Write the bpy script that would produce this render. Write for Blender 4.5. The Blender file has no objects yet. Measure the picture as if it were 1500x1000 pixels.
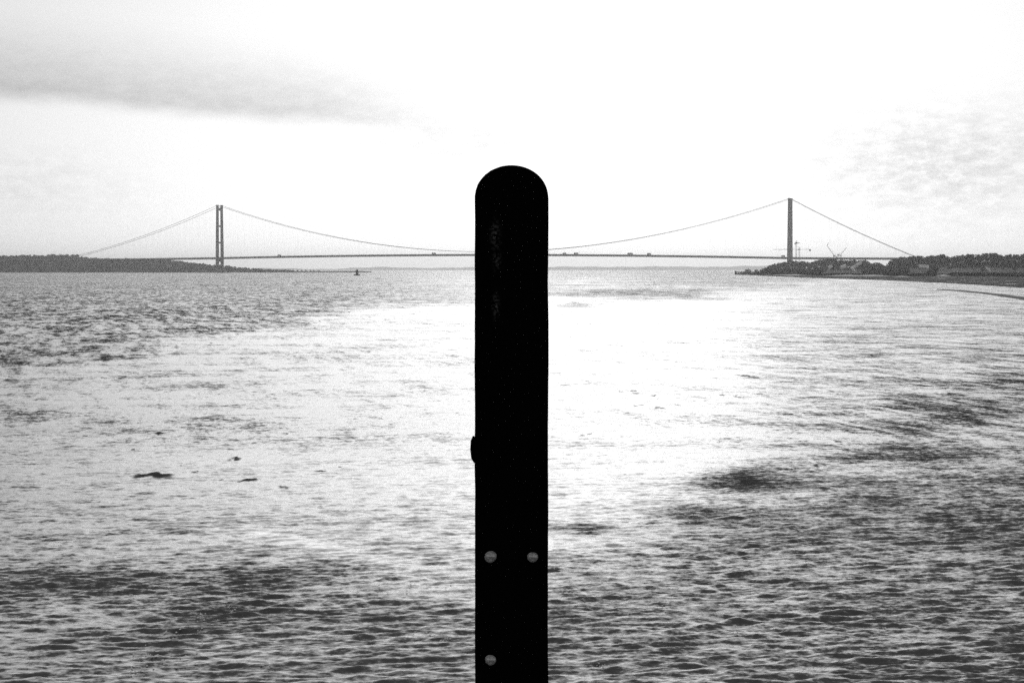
import bpy, bmesh, math, random
import numpy as np
from mathutils import Vector, Matrix

random.seed(11)
rng = np.random.default_rng(11)
R = math.radians
sc = bpy.context.scene
COL = sc.collection

# ------------------------------------------------------------------ camera
F = 2986.0            # focal length in pixels of a 1500 px wide picture
H = 8.0               # eye height over the water
HORIZON = 394.5
PITCH = math.atan((500 - HORIZON) / F)
cam = bpy.data.cameras.new('camera')
cam.sensor_width = 36.0
cam.lens = 36.0 * F / 1500.0
cam.clip_start = 0.1
cam.clip_end = 80000.0
cam_o = bpy.data.objects.new('camera', cam)
COL.objects.link(cam_o)
cam_o.location = (0, 0, H)
cam_o.rotation_euler = (math.pi / 2 - PITCH, 0, 0)
sc.camera = cam_o

# ------------------------------------------------------------------ sky and sun
SUN_AZ, SUN_EL = 3.0, 24.0        # degrees; azimuth to the right of the view axis
w = bpy.data.worlds.new('World')
sc.world = w
w.use_nodes = True
nt = w.node_tree
for n in list(nt.nodes):
    nt.nodes.remove(n)


class G:
    """tiny node-graph helper"""
    def __init__(self, tree):
        self.t = tree

    def node(self, kind, **kw):
        n = self.t.nodes.new(kind)
        for k, v in kw.items():
            setattr(n, k, v)
        return n

    def put(self, sock, v):
        if hasattr(v, 'is_output'):
            self.t.links.new(v, sock)
        elif v is not None:
            sock.default_value = v

    def m(self, op, a, b=None, c=None, clamp=False):
        n = self.node('ShaderNodeMath', operation=op, use_clamp=clamp)
        self.put(n.inputs[0], a)
        if b is not None:
            self.put(n.inputs[1], b)
        if c is not None:
            self.put(n.inputs[2], c)
        return n.outputs[0]

    def v(self, op, a, b=None, s=None):
        n = self.node('ShaderNodeVectorMath', operation=op)
        self.put(n.inputs[0], a)
        if b is not None:
            self.put(n.inputs[1], b)
        if s is not None:
            self.put(n.inputs['Scale'], s)
        return n.outputs['Value'] if op in ('DOT_PRODUCT', 'LENGTH', 'DISTANCE') else n.outputs[0]

    def smooth(self, x, a, b, lo=0.0, hi=1.0):
        n = self.node('ShaderNodeMapRange', interpolation_type='SMOOTHSTEP')
        self.put(n.inputs[0], x)
        for i, val in enumerate((a, b, lo, hi)):
            self.put(n.inputs[1 + i], val)
        return n.outputs[0]

    def noise(self, vec, scale, detail=3.0, rough=0.5, dist=0.0):
        n = self.node('ShaderNodeTexNoise')
        self.put(n.inputs['Vector'], vec)
        n.inputs['Scale'].default_value = scale
        n.inputs['Detail'].default_value = detail
        n.inputs['Roughness'].default_value = rough
        n.inputs['Distortion'].default_value = dist
        return n

    def comb(self, x, y, z):
        n = self.node('ShaderNodeCombineXYZ')
        for i, val in enumerate((x, y, z)):
            self.put(n.inputs[i], val)
        return n.outputs[0]

    def sep(self, v):
        n = self.node('ShaderNodeSeparateXYZ')
        self.put(n.inputs[0], v)
        return n.outputs

    def gauss(self, x, y, cx, cy, sx, sy):
        dx = self.m('DIVIDE', self.m('SUBTRACT', x, cx), sx)
        dy = self.m('DIVIDE', self.m('SUBTRACT', y, cy), sy)
        e = self.m('ADD', self.m('MULTIPLY', dx, dx), self.m('MULTIPLY', dy, dy))
        return self.m('EXPONENT', self.m('MULTIPLY', e, -1.0))


g = G(nt)
out = g.node('ShaderNodeOutputWorld')
bg = g.node('ShaderNodeBackground')
sky = g.node('ShaderNodeTexSky', sky_type='NISHITA')
sky.sun_disc = False
sky.sun_elevation = R(SUN_EL)
sky.sun_rotation = R(SUN_AZ)
sky.air_density = 1.0
sky.dust_density = 2.5
grey = g.node('ShaderNodeRGBToBW')
nt.links.new(sky.outputs[0], grey.inputs[0])
d = g.node('ShaderNodeTexCoord').outputs['Generated']
dx, dy, dz = g.sep(d)[0:3]
az = g.m('MULTIPLY', g.m('ARCTAN2', dx, dy), 180 / math.pi)
el = g.m('MULTIPLY', g.m('ARCSINE', dz), 180 / math.pi)
# overcast layer: bright thin cloud round the veiled sun, greyer away from it
sd = Vector((math.sin(R(SUN_AZ)) * math.cos(R(SUN_EL)), math.cos(R(SUN_AZ)) * math.cos(R(SUN_EL)), math.sin(R(SUN_EL))))
ang = g.m('MULTIPLY', g.m('ARCCOSINE', g.v('DOT_PRODUCT', d, tuple(sd))), 180 / math.pi)
aur = g.m('EXPONENT', g.m('MULTIPLY', g.m('POWER', g.m('DIVIDE', ang, 24.0), 2.0), -1.0))
low = g.m('EXPONENT', g.m('MULTIPLY', g.m('MAXIMUM', el, 0.0), -1 / 9.0))        # hazy, brighter horizon
daz = g.m('DIVIDE', g.m('SUBTRACT', az, SUN_AZ), 14.0)
fwd = g.m('ADD', g.m('MULTIPLY', g.smooth(ang, 140.0, 30.0), 0.45), g.m('MULTIPLY', g.m('EXPONENT', g.m('MULTIPLY', g.m('MULTIPLY', daz, daz), -1.0)), 0.55))
lay = g.m('ADD', 2.4, g.m('MULTIPLY', aur, 2.4))
lay = g.m('ADD', lay, g.m('MULTIPLY', g.m('MULTIPLY', low, fwd), 11.0))
# the cloud forms
pz = g.m('ADD', g.m('MAXIMUM', dz, 0.0), 0.10)
flat = g.comb(g.m('DIVIDE', dx, pz), g.m('DIVIDE', dy, pz), 0.0)
big = g.noise(flat, 0.9, 5.0, 0.55, 0.4).outputs[0]
ae = g.comb(az, g.m('MULTIPLY', el, 2.2), 0.0)
wob = g.noise(ae, 0.35, 5.0, 0.6).outputs[0]
fine = g.noise(ae, 1.6, 6.0, 0.7).outputs[0]
speck = g.noise(ae, 26.0, 3.0, 0.8).outputs[0]
# long grey cloud bank over the left bank, crisp underneath and soft above
edge = g.m('ADD', g.m('MULTIPLY', g.m('ADD', az, 14.0), -0.068), 4.55)
edge = g.m('ADD', edge, g.m('MULTIPLY', g.m('SUBTRACT', wob, 0.5), 0.55))
up = g.m('SUBTRACT', el, edge)
bank = g.m('MULTIPLY', g.smooth(up, -0.2, 0.42), g.smooth(up, 2.8, 0.1))
bank = g.m('MULTIPLY', bank, g.smooth(az, 1.5, -6.5))
bank = g.m('MULTIPLY', bank, g.smooth(fine, 0.15, 0.75, 0.75, 1.15))
rp = g.m('MULTIPLY', g.gauss(az, el, 11.8, 2.9, 4.8, 1.8), g.smooth(fine, 0.15, 0.75))
lp = g.m('MULTIPLY', g.gauss(az, el, -13.5, 2.3, 3.6, 1.0), g.smooth(fine, 0.25, 0.75))
mp = g.m('MULTIPLY', g.gauss(az, el, -1.2, 3.45, 3.6, 0.6), g.smooth(fine, 0.1, 0.9))
dark = g.m('ADD', g.m('MULTIPLY', bank, 0.52), g.m('MULTIPLY', rp, 0.6))
dark = g.m('ADD', dark, g.m('ADD', g.m('MULTIPLY', lp, 0.22), g.m('MULTIPLY', mp, 0.5)))
gen = g.m('MULTIPLY', g.smooth(big, 0.45, 0.75, 0.0, 0.35), g.smooth(el, 7.0, 16.0))
dark = g.m('ADD', dark, gen)
lay = g.m('MULTIPLY', lay, g.m('SUBTRACT', 1.0, dark))
lay = g.m('MULTIPLY', lay, g.smooth(speck, 0.2, 0.8, 0.9, 1.1))
tot = g.m('ADD', g.m('MULTIPLY', grey.outputs[0], 0.15), lay)
nt.links.new(tot, bg.inputs['Color'])
bg.inputs['Strength'].default_value = 0.1
nt.links.new(bg.outputs[0], out.inputs['Surface'])

sun = bpy.data.lights.new('sun', 'SUN')
sun.energy = 0.7
sun.angle = R(45.0)
sun_o = bpy.data.objects.new('sun', sun)
COL.objects.link(sun_o)
sun_o.location = sd * 300
sun_o.rotation_euler = (-sd).to_track_quat('-Z', 'Y').to_euler()

sc.view_settings.view_transform = 'Standard'
sc.view_settings.look = 'None'
sc.view_settings.exposure = -0.18
sc.view_settings.gamma = 1.0
sc.view_settings.use_curve_mapping = False
sc.render.engine = 'CYCLES'
sc.cycles.use_denoising = False
sc.cycles.max_bounces = 6
sc.cycles.volume_bounces = 0
sc.cycles.sample_clamp_indirect = 2.0
sc.cycles.use_adaptive_sampling = False


# ------------------------------------------------------------------ helpers
def ray(px, py):
    u, v = (px - 750) / F, (500 - py) / F
    c, s = math.cos(PITCH), math.sin(PITCH)
    return Vector((u, c + v * s, -s + v * c))


def at(px, py, Y):
    """point of the place that lies Y metres ahead and is seen at that pixel of the photograph"""
    r = ray(px, py)
    return Vector((0, 0, H)) + r * (Y / r.y)


def on_level(px, py, z=0.0):
    r = ray(px, py)
    return Vector((0, 0, H)) + r * ((z - H) / r.z)


def zat(py, Y):
    return at(750, py, Y).z


def xat(px, Y):
    return at(px, HORIZON, Y).x


def link(o, parent=None):
    COL.objects.link(o)
    if parent is not None:
        o.parent = parent
    return o


def tag(o, label=None, cat=None, group=None, kind=None):
    if label:
        o['label'] = label
    if cat:
        o['category'] = cat
    if group:
        o['group'] = group
    if kind:
        o['kind'] = kind
    return o


def empty(name, loc, rz=0.0):
    o = bpy.data.objects.new(name, None)
    o.location = loc
    o.rotation_euler = (0, 0, rz)
    o.empty_display_size = 0.3
    return link(o)


class MB:
    """collects shapes and links them as one mesh object"""
    def __init__(self):
        self.v, self.f = [], []

    def add(self, vs, fs):
        b = len(self.v)
        self.v += [tuple(p) for p in vs]
        self.f += [tuple(i + b for i in q) for q in fs]
        return self

    def frustum(self, p, q, wp, wq, up=(0, 0, 1)):
        """box beam from p to q with section (a, b) at each end"""
        p, q = Vector(p), Vector(q)
        t = (q - p).normalized()
        u = Vector(up)
        if abs(t.dot(u)) > 0.98:
            u = Vector((0, 1, 0))
        a = t.cross(u).normalized()
        b = a.cross(t).normalized()
        vs = []
        for c, (wa, wb) in ((p, wp), (q, wq)):
            for sa, sb in ((-1, -1), (1, -1), (1, 1), (-1, 1)):
                vs.append(c + a * (sa * wa / 2) + b * (sb * wb / 2))
        return self.add(vs, [(0, 1, 2, 3), (7, 6, 5, 4), (4, 5, 1, 0), (5, 6, 2, 1), (6, 7, 3, 2), (7, 4, 0, 3)])

    def bar(self, p, q, s, s2=None, up=(0, 0, 1)):
        s2 = s if s2 is None else s2
        return self.frustum(p, q, (s, s2), (s, s2), up)

    def box(self, c, s):
        c = Vector(c)
        return self.bar(c - Vector((0, 0, s[2] / 2)), c + Vector((0, 0, s[2] / 2)), s[0], s[1], up=(0, 1, 0))

    def tube(self, pts, r, n=6, cap=True):
        pts = [Vector(p) for p in pts]
        rs = r if isinstance(r, (list, tuple)) else [r] * len(pts)
        vs, fs = [], []
        for i, p in enumerate(pts):
            t = (pts[min(i + 1, len(pts) - 1)] - pts[max(i - 1, 0)]).normalized()
            u = Vector((0, 0, 1)) if abs(t.z) < 0.95 else Vector((1, 0, 0))
            a = t.cross(u).normalized()
            b = a.cross(t).normalized()
            for k in range(n):
                w_ = 2 * math.pi * k / n
                vs.append(p + (a * math.cos(w_) + b * math.sin(w_)) * rs[i])
        for i in range(len(pts) - 1):
            for k in range(n):
                j = (k + 1) % n
                fs.append(((i + 1) * n + k, (i + 1) * n + j, i * n + j, i * n + k))
        if cap:
            fs.append(tuple(range(n)))
            fs.append(tuple((len(pts) - 1) * n + k for k in range(n - 1, -1, -1)))
        return self.add(vs, fs)

    def mesh(self, name, mat, smooth=False):
        me = bpy.data.meshes.new(name)
        me.from_pydata(self.v, [], self.f)
        if mat:
            me.materials.append(mat)
        if smooth:
            me.polygons.foreach_set('use_smooth', [True] * len(me.polygons))
        me.update()
        return me

    def build(self, name, mat, parent=None, smooth=False, loc=None):
        o = bpy.data.objects.new(name, self.mesh(name, mat, smooth))
        if loc is not None:
            o.location = loc
        return link(o, parent)


def mesh_np(name, co, faces, mat, smooth=True):
    co = np.asarray(co, dtype=np.float32)
    faces = np.asarray(faces, dtype=np.int32)
    k = faces.shape[1]
    me = bpy.data.meshes.new(name)
    me.vertices.add(len(co))
    me.vertices.foreach_set('co', co.ravel())
    me.loops.add(faces.size)
    me.loops.foreach_set('vertex_index', faces.ravel())
    me.polygons.add(len(faces))
    me.polygons.foreach_set('loop_start', np.arange(0, faces.size, k, dtype=np.int32))
    me.polygons.foreach_set('loop_total', np.full(len(faces), k, dtype=np.int32))
    me.polygons.foreach_set('use_smooth', np.full(len(faces), smooth, dtype=bool))
    if mat:
        me.materials.append(mat)
    me.update()
    me.validate()
    return me


def material(name, base, rough=0.8, spec=0.5, var=0.0, scale=1.0, metal=0.0, bump=0.0, bscale=None):
    m_ = bpy.data.materials.new(name)
    m_.use_nodes = True
    q = G(m_.node_tree)
    b = m_.node_tree.nodes['Principled BSDF']
    b.inputs['Roughness'].default_value = rough
    b.inputs['Specular IOR Level'].default_value = spec
    b.inputs['Metallic'].default_value = metal
    co = q.node('ShaderNodeTexCoord').outputs['Object']
    if var > 0:
        n = q.noise(co, scale, 5.0, 0.6).outputs[0]
        f = q.smooth(n, 0.3, 0.7, 1 - var, 1 + var)
        val = q.m('MULTIPLY', f, base)
        c = q.comb(val, val, val)
        m_.node_tree.links.new(c, b.inputs['Base Color'])
    else:
        b.inputs['Base Color'].default_value = (base, base, base, 1)
    if bump > 0:
        bn = q.node('ShaderNodeBump')
        bn.inputs['Strength'].default_value = bump
        bn.inputs['Distance'].default_value = 0.01
        m_.node_tree.links.new(q.noise(co, bscale or scale, 5.0, 0.6).outputs[0], bn.inputs['Height'])
        m_.node_tree.links.new(bn.outputs[0], b.inputs['Normal'])
    return m_


M_CONC = material('concrete', 0.24, 0.85, 0.3, 0.15, 0.08)
M_STEEL = material('painted_steel', 0.16, 0.6, 0.4, 0.1, 0.05)
M_CABLE = material('cable_wrap', 0.14, 0.6, 0.3)
M_ASPH = material('asphalt', 0.05, 0.9, 0.2)
M_LEAF = material('foliage_dark', 0.04, 0.9, 0.1, 0.35, 0.5)
M_LEAF2 = material('foliage_mid', 0.055, 0.9, 0.1, 0.35, 0.4)
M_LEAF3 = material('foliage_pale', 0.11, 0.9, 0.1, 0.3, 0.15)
M_BARK = material('bark', 0.06, 0.95, 0.1)
M_FIELD = material('rough_grass', 0.065, 0.95, 0.1, 0.4, 0.02)
M_MARSH = material('marsh_vegetation', 0.03, 0.95, 0.1, 0.4, 0.06)
M_MUD = material('wet_mud', 0.035, 0.8, 0.12, 0.55, 0.035)
M_CHALK = material('pale_shingle', 0.75, 0.9, 0.2, 0.2, 0.2)
def wet_mud():
    q_ = G(M_MUD.node_tree)
    b_ = M_MUD.node_tree.nodes['Principled BSDF']
    co = q_.node('ShaderNodeTexCoord').outputs['Object']
    x, y, z = q_.sep(co)[0:3]
    st = q_.noise(q_.comb(q_.m('MULTIPLY', x, 0.05), q_.m('MULTIPLY', y, 0.018), 0.0), 1.0, 6.0, 0.65, 0.8).outputs[0]
    M_MUD.node_tree.links.new(q_.smooth(st, 0.56, 0.68, 0.9, 0.4), b_.inputs['Roughness'])
    M_MUD.node_tree.links.new(q_.smooth(st, 0.56, 0.68, 0.05, 0.45), b_.inputs['Specular IOR Level'])


wet_mud()
M_HILL = material('far_hills', 0.07, 0.95, 0.1, 0.2, 0.002)
M_WHITE = material('white_paint', 0.75, 0.6, 0.4, 0.05, 0.5)
M_DKPAINT = material('dark_paint', 0.05, 0.5, 0.4, 0.2, 1.0)
M_RUBBER = material('rubber', 0.02, 0.9, 0.2)
M_GLASS = material('cab_glass', 0.02, 0.1, 0.5)
M_ROOF = material('slate_roof', 0.12, 0.8, 0.3, 0.2, 0.5)
M_WOOD = material('weathered_timber', 0.05, 0.9, 0.2, 0.3, 1.5)
M_YELL = material('crane_paint', 0.22, 0.5, 0.4)

# ------------------------------------------------------------------ water
M_WATER = bpy.data.materials.new('river_water')
M_WATER.use_nodes = True
q = G(M_WATER.node_tree)
b = M_WATER.node_tree.nodes['Principled BSDF']
b.inputs['Base Color'].default_value = (0.12, 0.12, 0.12, 1)
b.inputs['IOR'].default_value = 1.333
geo = q.node('ShaderNodeNewGeometry')
pos, nrm = geo.outputs['Position'], geo.outputs['Normal']
ruf = q.node('ShaderNodeAttribute', attribute_name='ruffle').outputs['Fac']
px_, py_, pz_ = q.sep(pos)[0:3]
wind = R(12)
wx = q.m('ADD', q.m('MULTIPLY', px_, math.cos(wind)), q.m('MULTIPLY', py_, math.sin(wind)))
wy = q.m('SUBTRACT', q.m('MULTIPLY', py_, math.cos(wind)), q.m('MULTIPLY', px_, math.sin(wind)))
wp = q.comb(q.m('MULTIPLY', wx, 0.62), wy, 0.0)
gust = q.noise(q.comb(q.m('MULTIPLY', px_, 0.5), py_, 0.0), 0.035, 4.0, 0.65).outputs[0]
n1 = q.noise(wp, 7.0, 3.0, 0.7).outputs['Color']
n2 = q.noise(wp, 1.5, 4.0, 0.65).outputs['Color']
n3 = q.noise(wp, 0.16, 2.0, 0.6).outputs['Color']
half = (0.5, 0.5, 0.5)
s = q.v('SCALE', q.v('SUBTRACT', n1, half), s=1.0)
s = q.v('ADD', s, q.v('SCALE', q.v('SUBTRACT', n2, half), s=0.6))
s = q.v('ADD', s, q.v('SCALE', q.v('SUBTRACT', n3, half), s=0.5))
gust2 = q.noise(q.comb(q.m('MULTIPLY', px_, 0.7), q.m('MULTIPLY', py_, 0.35), 3.0), 0.02, 5.0, 0.7, 0.6).outputs[0]
n4 = q.noise(q.comb(q.m('MULTIPLY', wx, 0.75), q.m('MULTIPLY', wy, 0.10), 1.0), 1.0, 3.0, 0.7, 0.3).outputs['Color']
n5 = q.noise(q.comb(q.m('MULTIPLY', wx, 2.6), q.m('MULTIPLY', wy, 0.9), 2.0), 1.0, 4.0, 0.7, 0.4).outputs['Color']
chop = q.node('ShaderNodeAttribute', attribute_name='chop').outputs['Fac']
s = q.v('ADD', s, q.v('SCALE', q.v('SUBTRACT', n4, half), s=q.m('MULTIPLY', chop, q.smooth(ruf, 0.55, 0.9, 0.55, 1.0))))
s = q.v('ADD', s, q.v('SCALE', q.v('SUBTRACT', n5, half), s=q.m('MULTIPLY', chop, 0.7)))
amt = q.m('MULTIPLY', q.smooth(ruf, 0.0, 1.0, 0.3, 2.4), q.smooth(gust, 0.3, 0.7, 0.82, 1.18))
amt = q.m('MULTIPLY', amt, q.smooth(gust2, 0.36, 0.64, 0.84, 1.16))
# wind-driven ripples lean down the wind: their steep sides face the pier
lean = q.smooth(ruf, 0.3, 1.0, 0.0, 0.105)
amt = q.m('MULTIPLY', amt, q.smooth(chop, 0.1, 0.9, 0.62, 1.0))
s = q.v('SCALE', q.v('SUBTRACT', q.v('MULTIPLY', s, (0.7, 1.0, 0.0)), q.comb(0.0, lean, 0.0)), s=amt)
stp = q.node('ShaderNodeAttribute', attribute_name='steep').outputs['Fac']
s = q.v('SUBTRACT', s, q.comb(0.0, q.m('MULTIPLY', stp, 0.9), 0.0))
N = q.v('NORMALIZE', q.v('ADD', nrm, s))
M_WATER.node_tree.links.new(N, b.inputs['Normal'])
M_WATER.node_tree.links.new(q.smooth(ruf, 0.0, 1.0, 0.08, 0.3), b.inputs['Roughness'])


def blob(px, py, cx, cy, sx, sy, rot=0.0):
    c, s_ = math.cos(R(rot)), math.sin(R(rot))
    u = ((px - cx) * c + (py - cy) * s_) / sx
    v = (-(px - cx) * s_ + (py - cy) * c) / sy
    return np.exp(-(u * u + v * v))


def ss(x, a, b_):
    t = np.clip((x - a) / (b_ - a), 0, 1)
    return t * t * (3 - 2 * t)


def value_noise(x, y, seed):
    r_ = np.random.default_rng(seed)
    tab = r_.random((256, 256))
    xi, yi = np.floor(x).astype(np.int64), np.floor(y).astype(np.int64)
    fx, fy = x - xi, y - yi
    fx, fy = fx * fx * (3 - 2 * fx), fy * fy * (3 - 2 * fy)
    a, c = tab[xi % 256, yi % 256], tab[(xi + 1) % 256, yi % 256]
    e, k = tab[xi % 256, (yi + 1) % 256], tab[(xi + 1) % 256, (yi + 1) % 256]
    return (a * (1 - fx) + c * fx) * (1 - fy) + (e * (1 - fx) + k * fx) * fy


def fbm(x, y, seed, n=4):
    t, a, tot_ = 0, 1.0, 0
    for i in range(n):
        t = t + a * value_noise(x * 2 ** i + 17.3 * i, y * 2 ** i + 5.1 * i, seed + i)
        tot_ += a
        a *= 0.55
    return t / tot_


def build_water():
    # rings and spokes round the pier, closest together where the river is seen
    ypix = np.concatenate([np.arange(1080, 420, -1.05), np.arange(420, 396, -0.5), [395.7, 395.45]])
    rad = H * F / (ypix - HORIZON)
    rad = np.concatenate([[2.0, 10.0, 20.0, 28.0], rad[rad > 31]])
    fine_az = np.linspace(-16.2, 16.2, 1240)
    side = np.linspace(17, 343, 120)
    azs = np.radians(np.concatenate([fine_az, side]))
    nr, na = len(rad), len(azs)
    Rr, A = np.meshgrid(rad, azs, indexing='ij')
    X, Y = Rr * np.sin(A), Rr * np.cos(A)
    # where each bit of river stands in the photograph (clipped for the unseen parts)
    Yc = np.maximum(Y, 20.0)
    PX = 750 + F * X / Yc
    PY = HORIZON + F * H / Yc
    # wind on the water: ruffled reaches and calm slicks
    nz = fbm(X / 40 + 50, Y / 60 + 50, 3)
    nz2 = fbm(X / 6 + 50, Y / 14 + 50, 9)
    pn = fbm(PX / 160, PY / 40, 21) - 0.5
    line_far = np.interp(PX, [-200, 0, 430, 700, 860, 1050, 1200, 1500, 1700], [590, 560, 492, 452, 446, 438, 430, 430, 430]) + pn * 75 + (nz - 0.5) * 26
    far = ss(line_far - PY, -22, 30)
    far = far * np.interp(PX, [0, 450, 620, 720, 900, 1050, 1250, 1500], [1.0, 0.9, 0.7, 0.62, 0.74, 0.85, 0.8, 0.7])
    line_near = np.interp(PX, [-200, 0, 420, 700, 800, 1000, 1250, 1500, 1700], [660, 690, 770, 815, 800, 720, 640, 590, 570]) + pn * 90
    near = ss(PY - line_near, -50, 130)
    ruff = np.interp(PX, [0, 560, 820, 1040, 1160, 1420], [0.68, 0.47, 0.32, 0.37, 0.60, 0.74]) + 0.0 * nz
    ruff = np.maximum(ruff, far * 0.95)
    ruff = np.maximum(ruff, 0.30 + near * np.interp(PX, [0, 600, 900], [0.32, 0.40, 0.52]))
    for cx, cy, sx, sy, k, rot in ((1080, 702, 62, 17, .55, -4), (1015, 748, 40, 10, .4, 0), (1400, 605, 100, 22, .5, -14), (1330, 672, 90, 14, .35, 0),
                                   (845, 775, 60, 10, .35, 0), (1300, 735, 30, 10, .3, 0), (1450, 760, 70, 40, .35, 0), (330, 880, 130, 32, .35, -14),
                                   (150, 860, 180, 25, .25, 0), (1090, 765, 90, 16, .3, 0), (840, 448, 40, 5, .4, 0), (960, 432, 110, 9, .4, 0)):
        ruff = ruff + k * blob(PX + pn * 60, PY + pn * 12, cx, cy, sx, sy, rot)
    ruff = ruff - 0.35 * blob(PX, PY + pn * 14, 440, 797, 120, 7, 11)      # a smooth current line
    ruff = np.clip(ruff * np.where(PX < 690, 0.93 + 0.14 * nz, 0.84 + 0.32 * nz) , 0.05, 1.25)
    # waves
    Z = np.zeros_like(X)
    sp_r = np.gradient(rad)[:, None] * np.ones((1, na))
    sp_a = Rr * np.gradient(azs)[None, :]
    r_ = np.random.default_rng(4)
    for i in range(110):
        lam = 0.2 * (11.0 ** (i / 109.0))
        th = R(-90 + 12) + r_.normal(0, R(22 if lam > 0.38 else 48))
        kx, ky = math.cos(th) * 2 * math.pi / lam, math.sin(th) * 2 * math.pi / lam
        ok = ss(lam / (np.abs(ky) / math.hypot(kx, ky) * sp_r + 1e-6), 2.0, 4.0) * ss(lam / np.abs(sp_a), 2.5, 5.0)
        slope = (0.016 if lam < 1.2 else 0.009) + 0.036 * math.exp(-(math.log(lam / 0.66) / 0.42) ** 2)
        amp = slope * lam / (2 * math.pi)
        ph = kx * X + ky * Y + r_.random() * 6.283
        grp = 0.6 + 0.8 * value_noise(X / (lam * 5) + i * 7.7, Y / (lam * 5) + i * 3.1, 40 + i % 8)
        wv = np.sin(ph)
        Z += amp * ok * grp * 0.8 * (np.exp(1.1 * wv) - 1.34)
    Z *= (0.34 + 0.62 * np.clip(ruff, 0, 1))
    # single steep wavelets that stand up out of the calmer water
    lumps = [(225, 697, 62, 7), (345, 672, 20, 5), (233, 634, 14, 3.5), (362, 704, 32, 4), (190, 645, 16, 2.5), (306, 631, 14, 2), (340, 658, 18, 2),
             (310, 640, 12, 2), (372, 649, 9, 2), (196, 658, 8, 2), (285, 691, 10, 2), (420, 635, 9, 2), (470, 690, 20, 2), (415, 713, 22, 3)]
    rr_ = random.Random(5)
    for _ in range(17):       # short files of steep wavelets in the glare
        x_, y_ = rr_.uniform(830, 1470), rr_.uniform(525, 705)
        for k in range(rr_.randint(2, 5)):
            lumps.append((x_ + k * rr_.uniform(9, 20), y_ + k * rr_.uniform(-1.5, 1.5) + rr_.uniform(-2, 2), rr_.uniform(5, 20), rr_.uniform(0.9, 1.9)))
    for _ in range(8):
        lumps.append((rr_.uniform(60, 680), rr_.uniform(600, 790), rr_.uniform(5, 18), rr_.uniform(0.9, 1.8)))
    steep = near * np.interp(PX, [0, 700, 900], [0.06, 0.065, 0.07]) + np.interp(PX, [1100, 1500], [0, 0.03])
    for k_, (lx, ly, lw, lh) in enumerate(lumps):
        p = on_level(lx, ly)
        wd = lw * p.y / F * 0.42
        dep = p.y ** 2 / (H * F) * lh * (0.42 if k_ < 14 else 0.55)
        sel = (np.abs(X - p.x) < wd * 3) & (np.abs(Y - p.y) < dep * 4 + 1.0)
        u = (X[sel] - p.x) / wd
        bend = 0.5 * dep * np.sin(u * 2.3 + lx) + 0.35 * dep * np.sin(u * 6.1 + ly)
        v = (Y[sel] - p.y + bend) / dep
        k = np.exp(-u ** 4) * np.exp(-v ** 4)
        steep[sel] = np.maximum(steep[sel], k * (0.8 if k_ == 0 else 0.6 if k_ < 4 else 0.4 if k_ < 14 else rr_.uniform(0.2, 0.5)))
        Z[sel] += 0.06 * lh * p.y / F * 5 * np.exp(-u ** 2) * np.exp(-v ** 2 * 0.5)
    # soft dark cat's-paws: evenly rippled patches
    for cx, cy, sx, sy, k, rot in ((1075, 702, 62, 17, .125, -4), (1130, 716, 60, 8, .14, 0), (1015, 746, 34, 9, .15, 0), (1455, 592, 95, 22, .21, -16), (1350, 636, 85, 18, .19, -20), (1220, 676, 80, 12, .10, -12),
                                   (1350, 668, 55, 12, .16, 0), (1290, 732, 34, 10, .12, 0), (1470, 775, 70, 26, .16, 6), (1120, 760, 90, 12, .1, 0), (835, 772, 50, 9, .14, 0),
                                   (330, 885, 130, 22, .09, -18), (200, 935, 120, 22, .06, -20), (120, 855, 160, 16, .03, 0), (930, 437, 130, 5, .1, 0), (835, 457, 40, 4, .1, 0), (1080, 480, 60, 6, .05, 0),
                                   (560, 905, 120, 18, .06, 0)):
        steep += k * blob(PX + pn * 90, PY + pn * 22, cx, cy, sx, sy, rot) * (0.6 + 0.8 * nz2)
    co = np.stack([X, Y, Z], -1).reshape(-1, 3)
    idx = np.arange(nr * na).reshape(nr, na)
    nxt = np.roll(idx, -1, axis=1)
    fc = np.stack([idx[:-1], idx[1:], nxt[1:], nxt[:-1]], -1).reshape(-1, 4)
    # orientation: make the faces look up
    me = mesh_np('water', co, fc[:, ::-1], M_WATER)
    if me.polygons[0].normal.z < 0:
        me.flip_normals()
    at_ = me.attributes.new('ruffle', 'FLOAT', 'POINT')
    at_.data.foreach_set('value', ruff.reshape(-1).astype(np.float32))
    at_ = me.attributes.new('chop', 'FLOAT', 'POINT')
    at_.data.foreach_set('value', (0.15 + 0.8 * ss(Rr + 30 * (nz - 0.5), 62, 120) + 0.55 * far * ss(Rr, 150, 300)).reshape(-1).astype(np.float32))
    at_ = me.attributes.new('steep', 'FLOAT', 'POINT')
    at_.data.foreach_set('value', steep.reshape(-1).astype(np.float32))
    o = link(bpy.data.objects.new('water', me))
    tag(o, kind='structure')

    def level(x, y):
        r0, a0 = math.hypot(x, y), math.atan2(x, y)
        i_ = min(nr - 1, int(np.searchsorted(rad, r0)))
        j_ = int(np.argmin(np.abs(azs[:len(fine_az)] - a0)))
        return float(max(Z[i_, j_], Z[max(i_ - 1, 0), j_]))
    return level


water_level = build_water()


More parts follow.
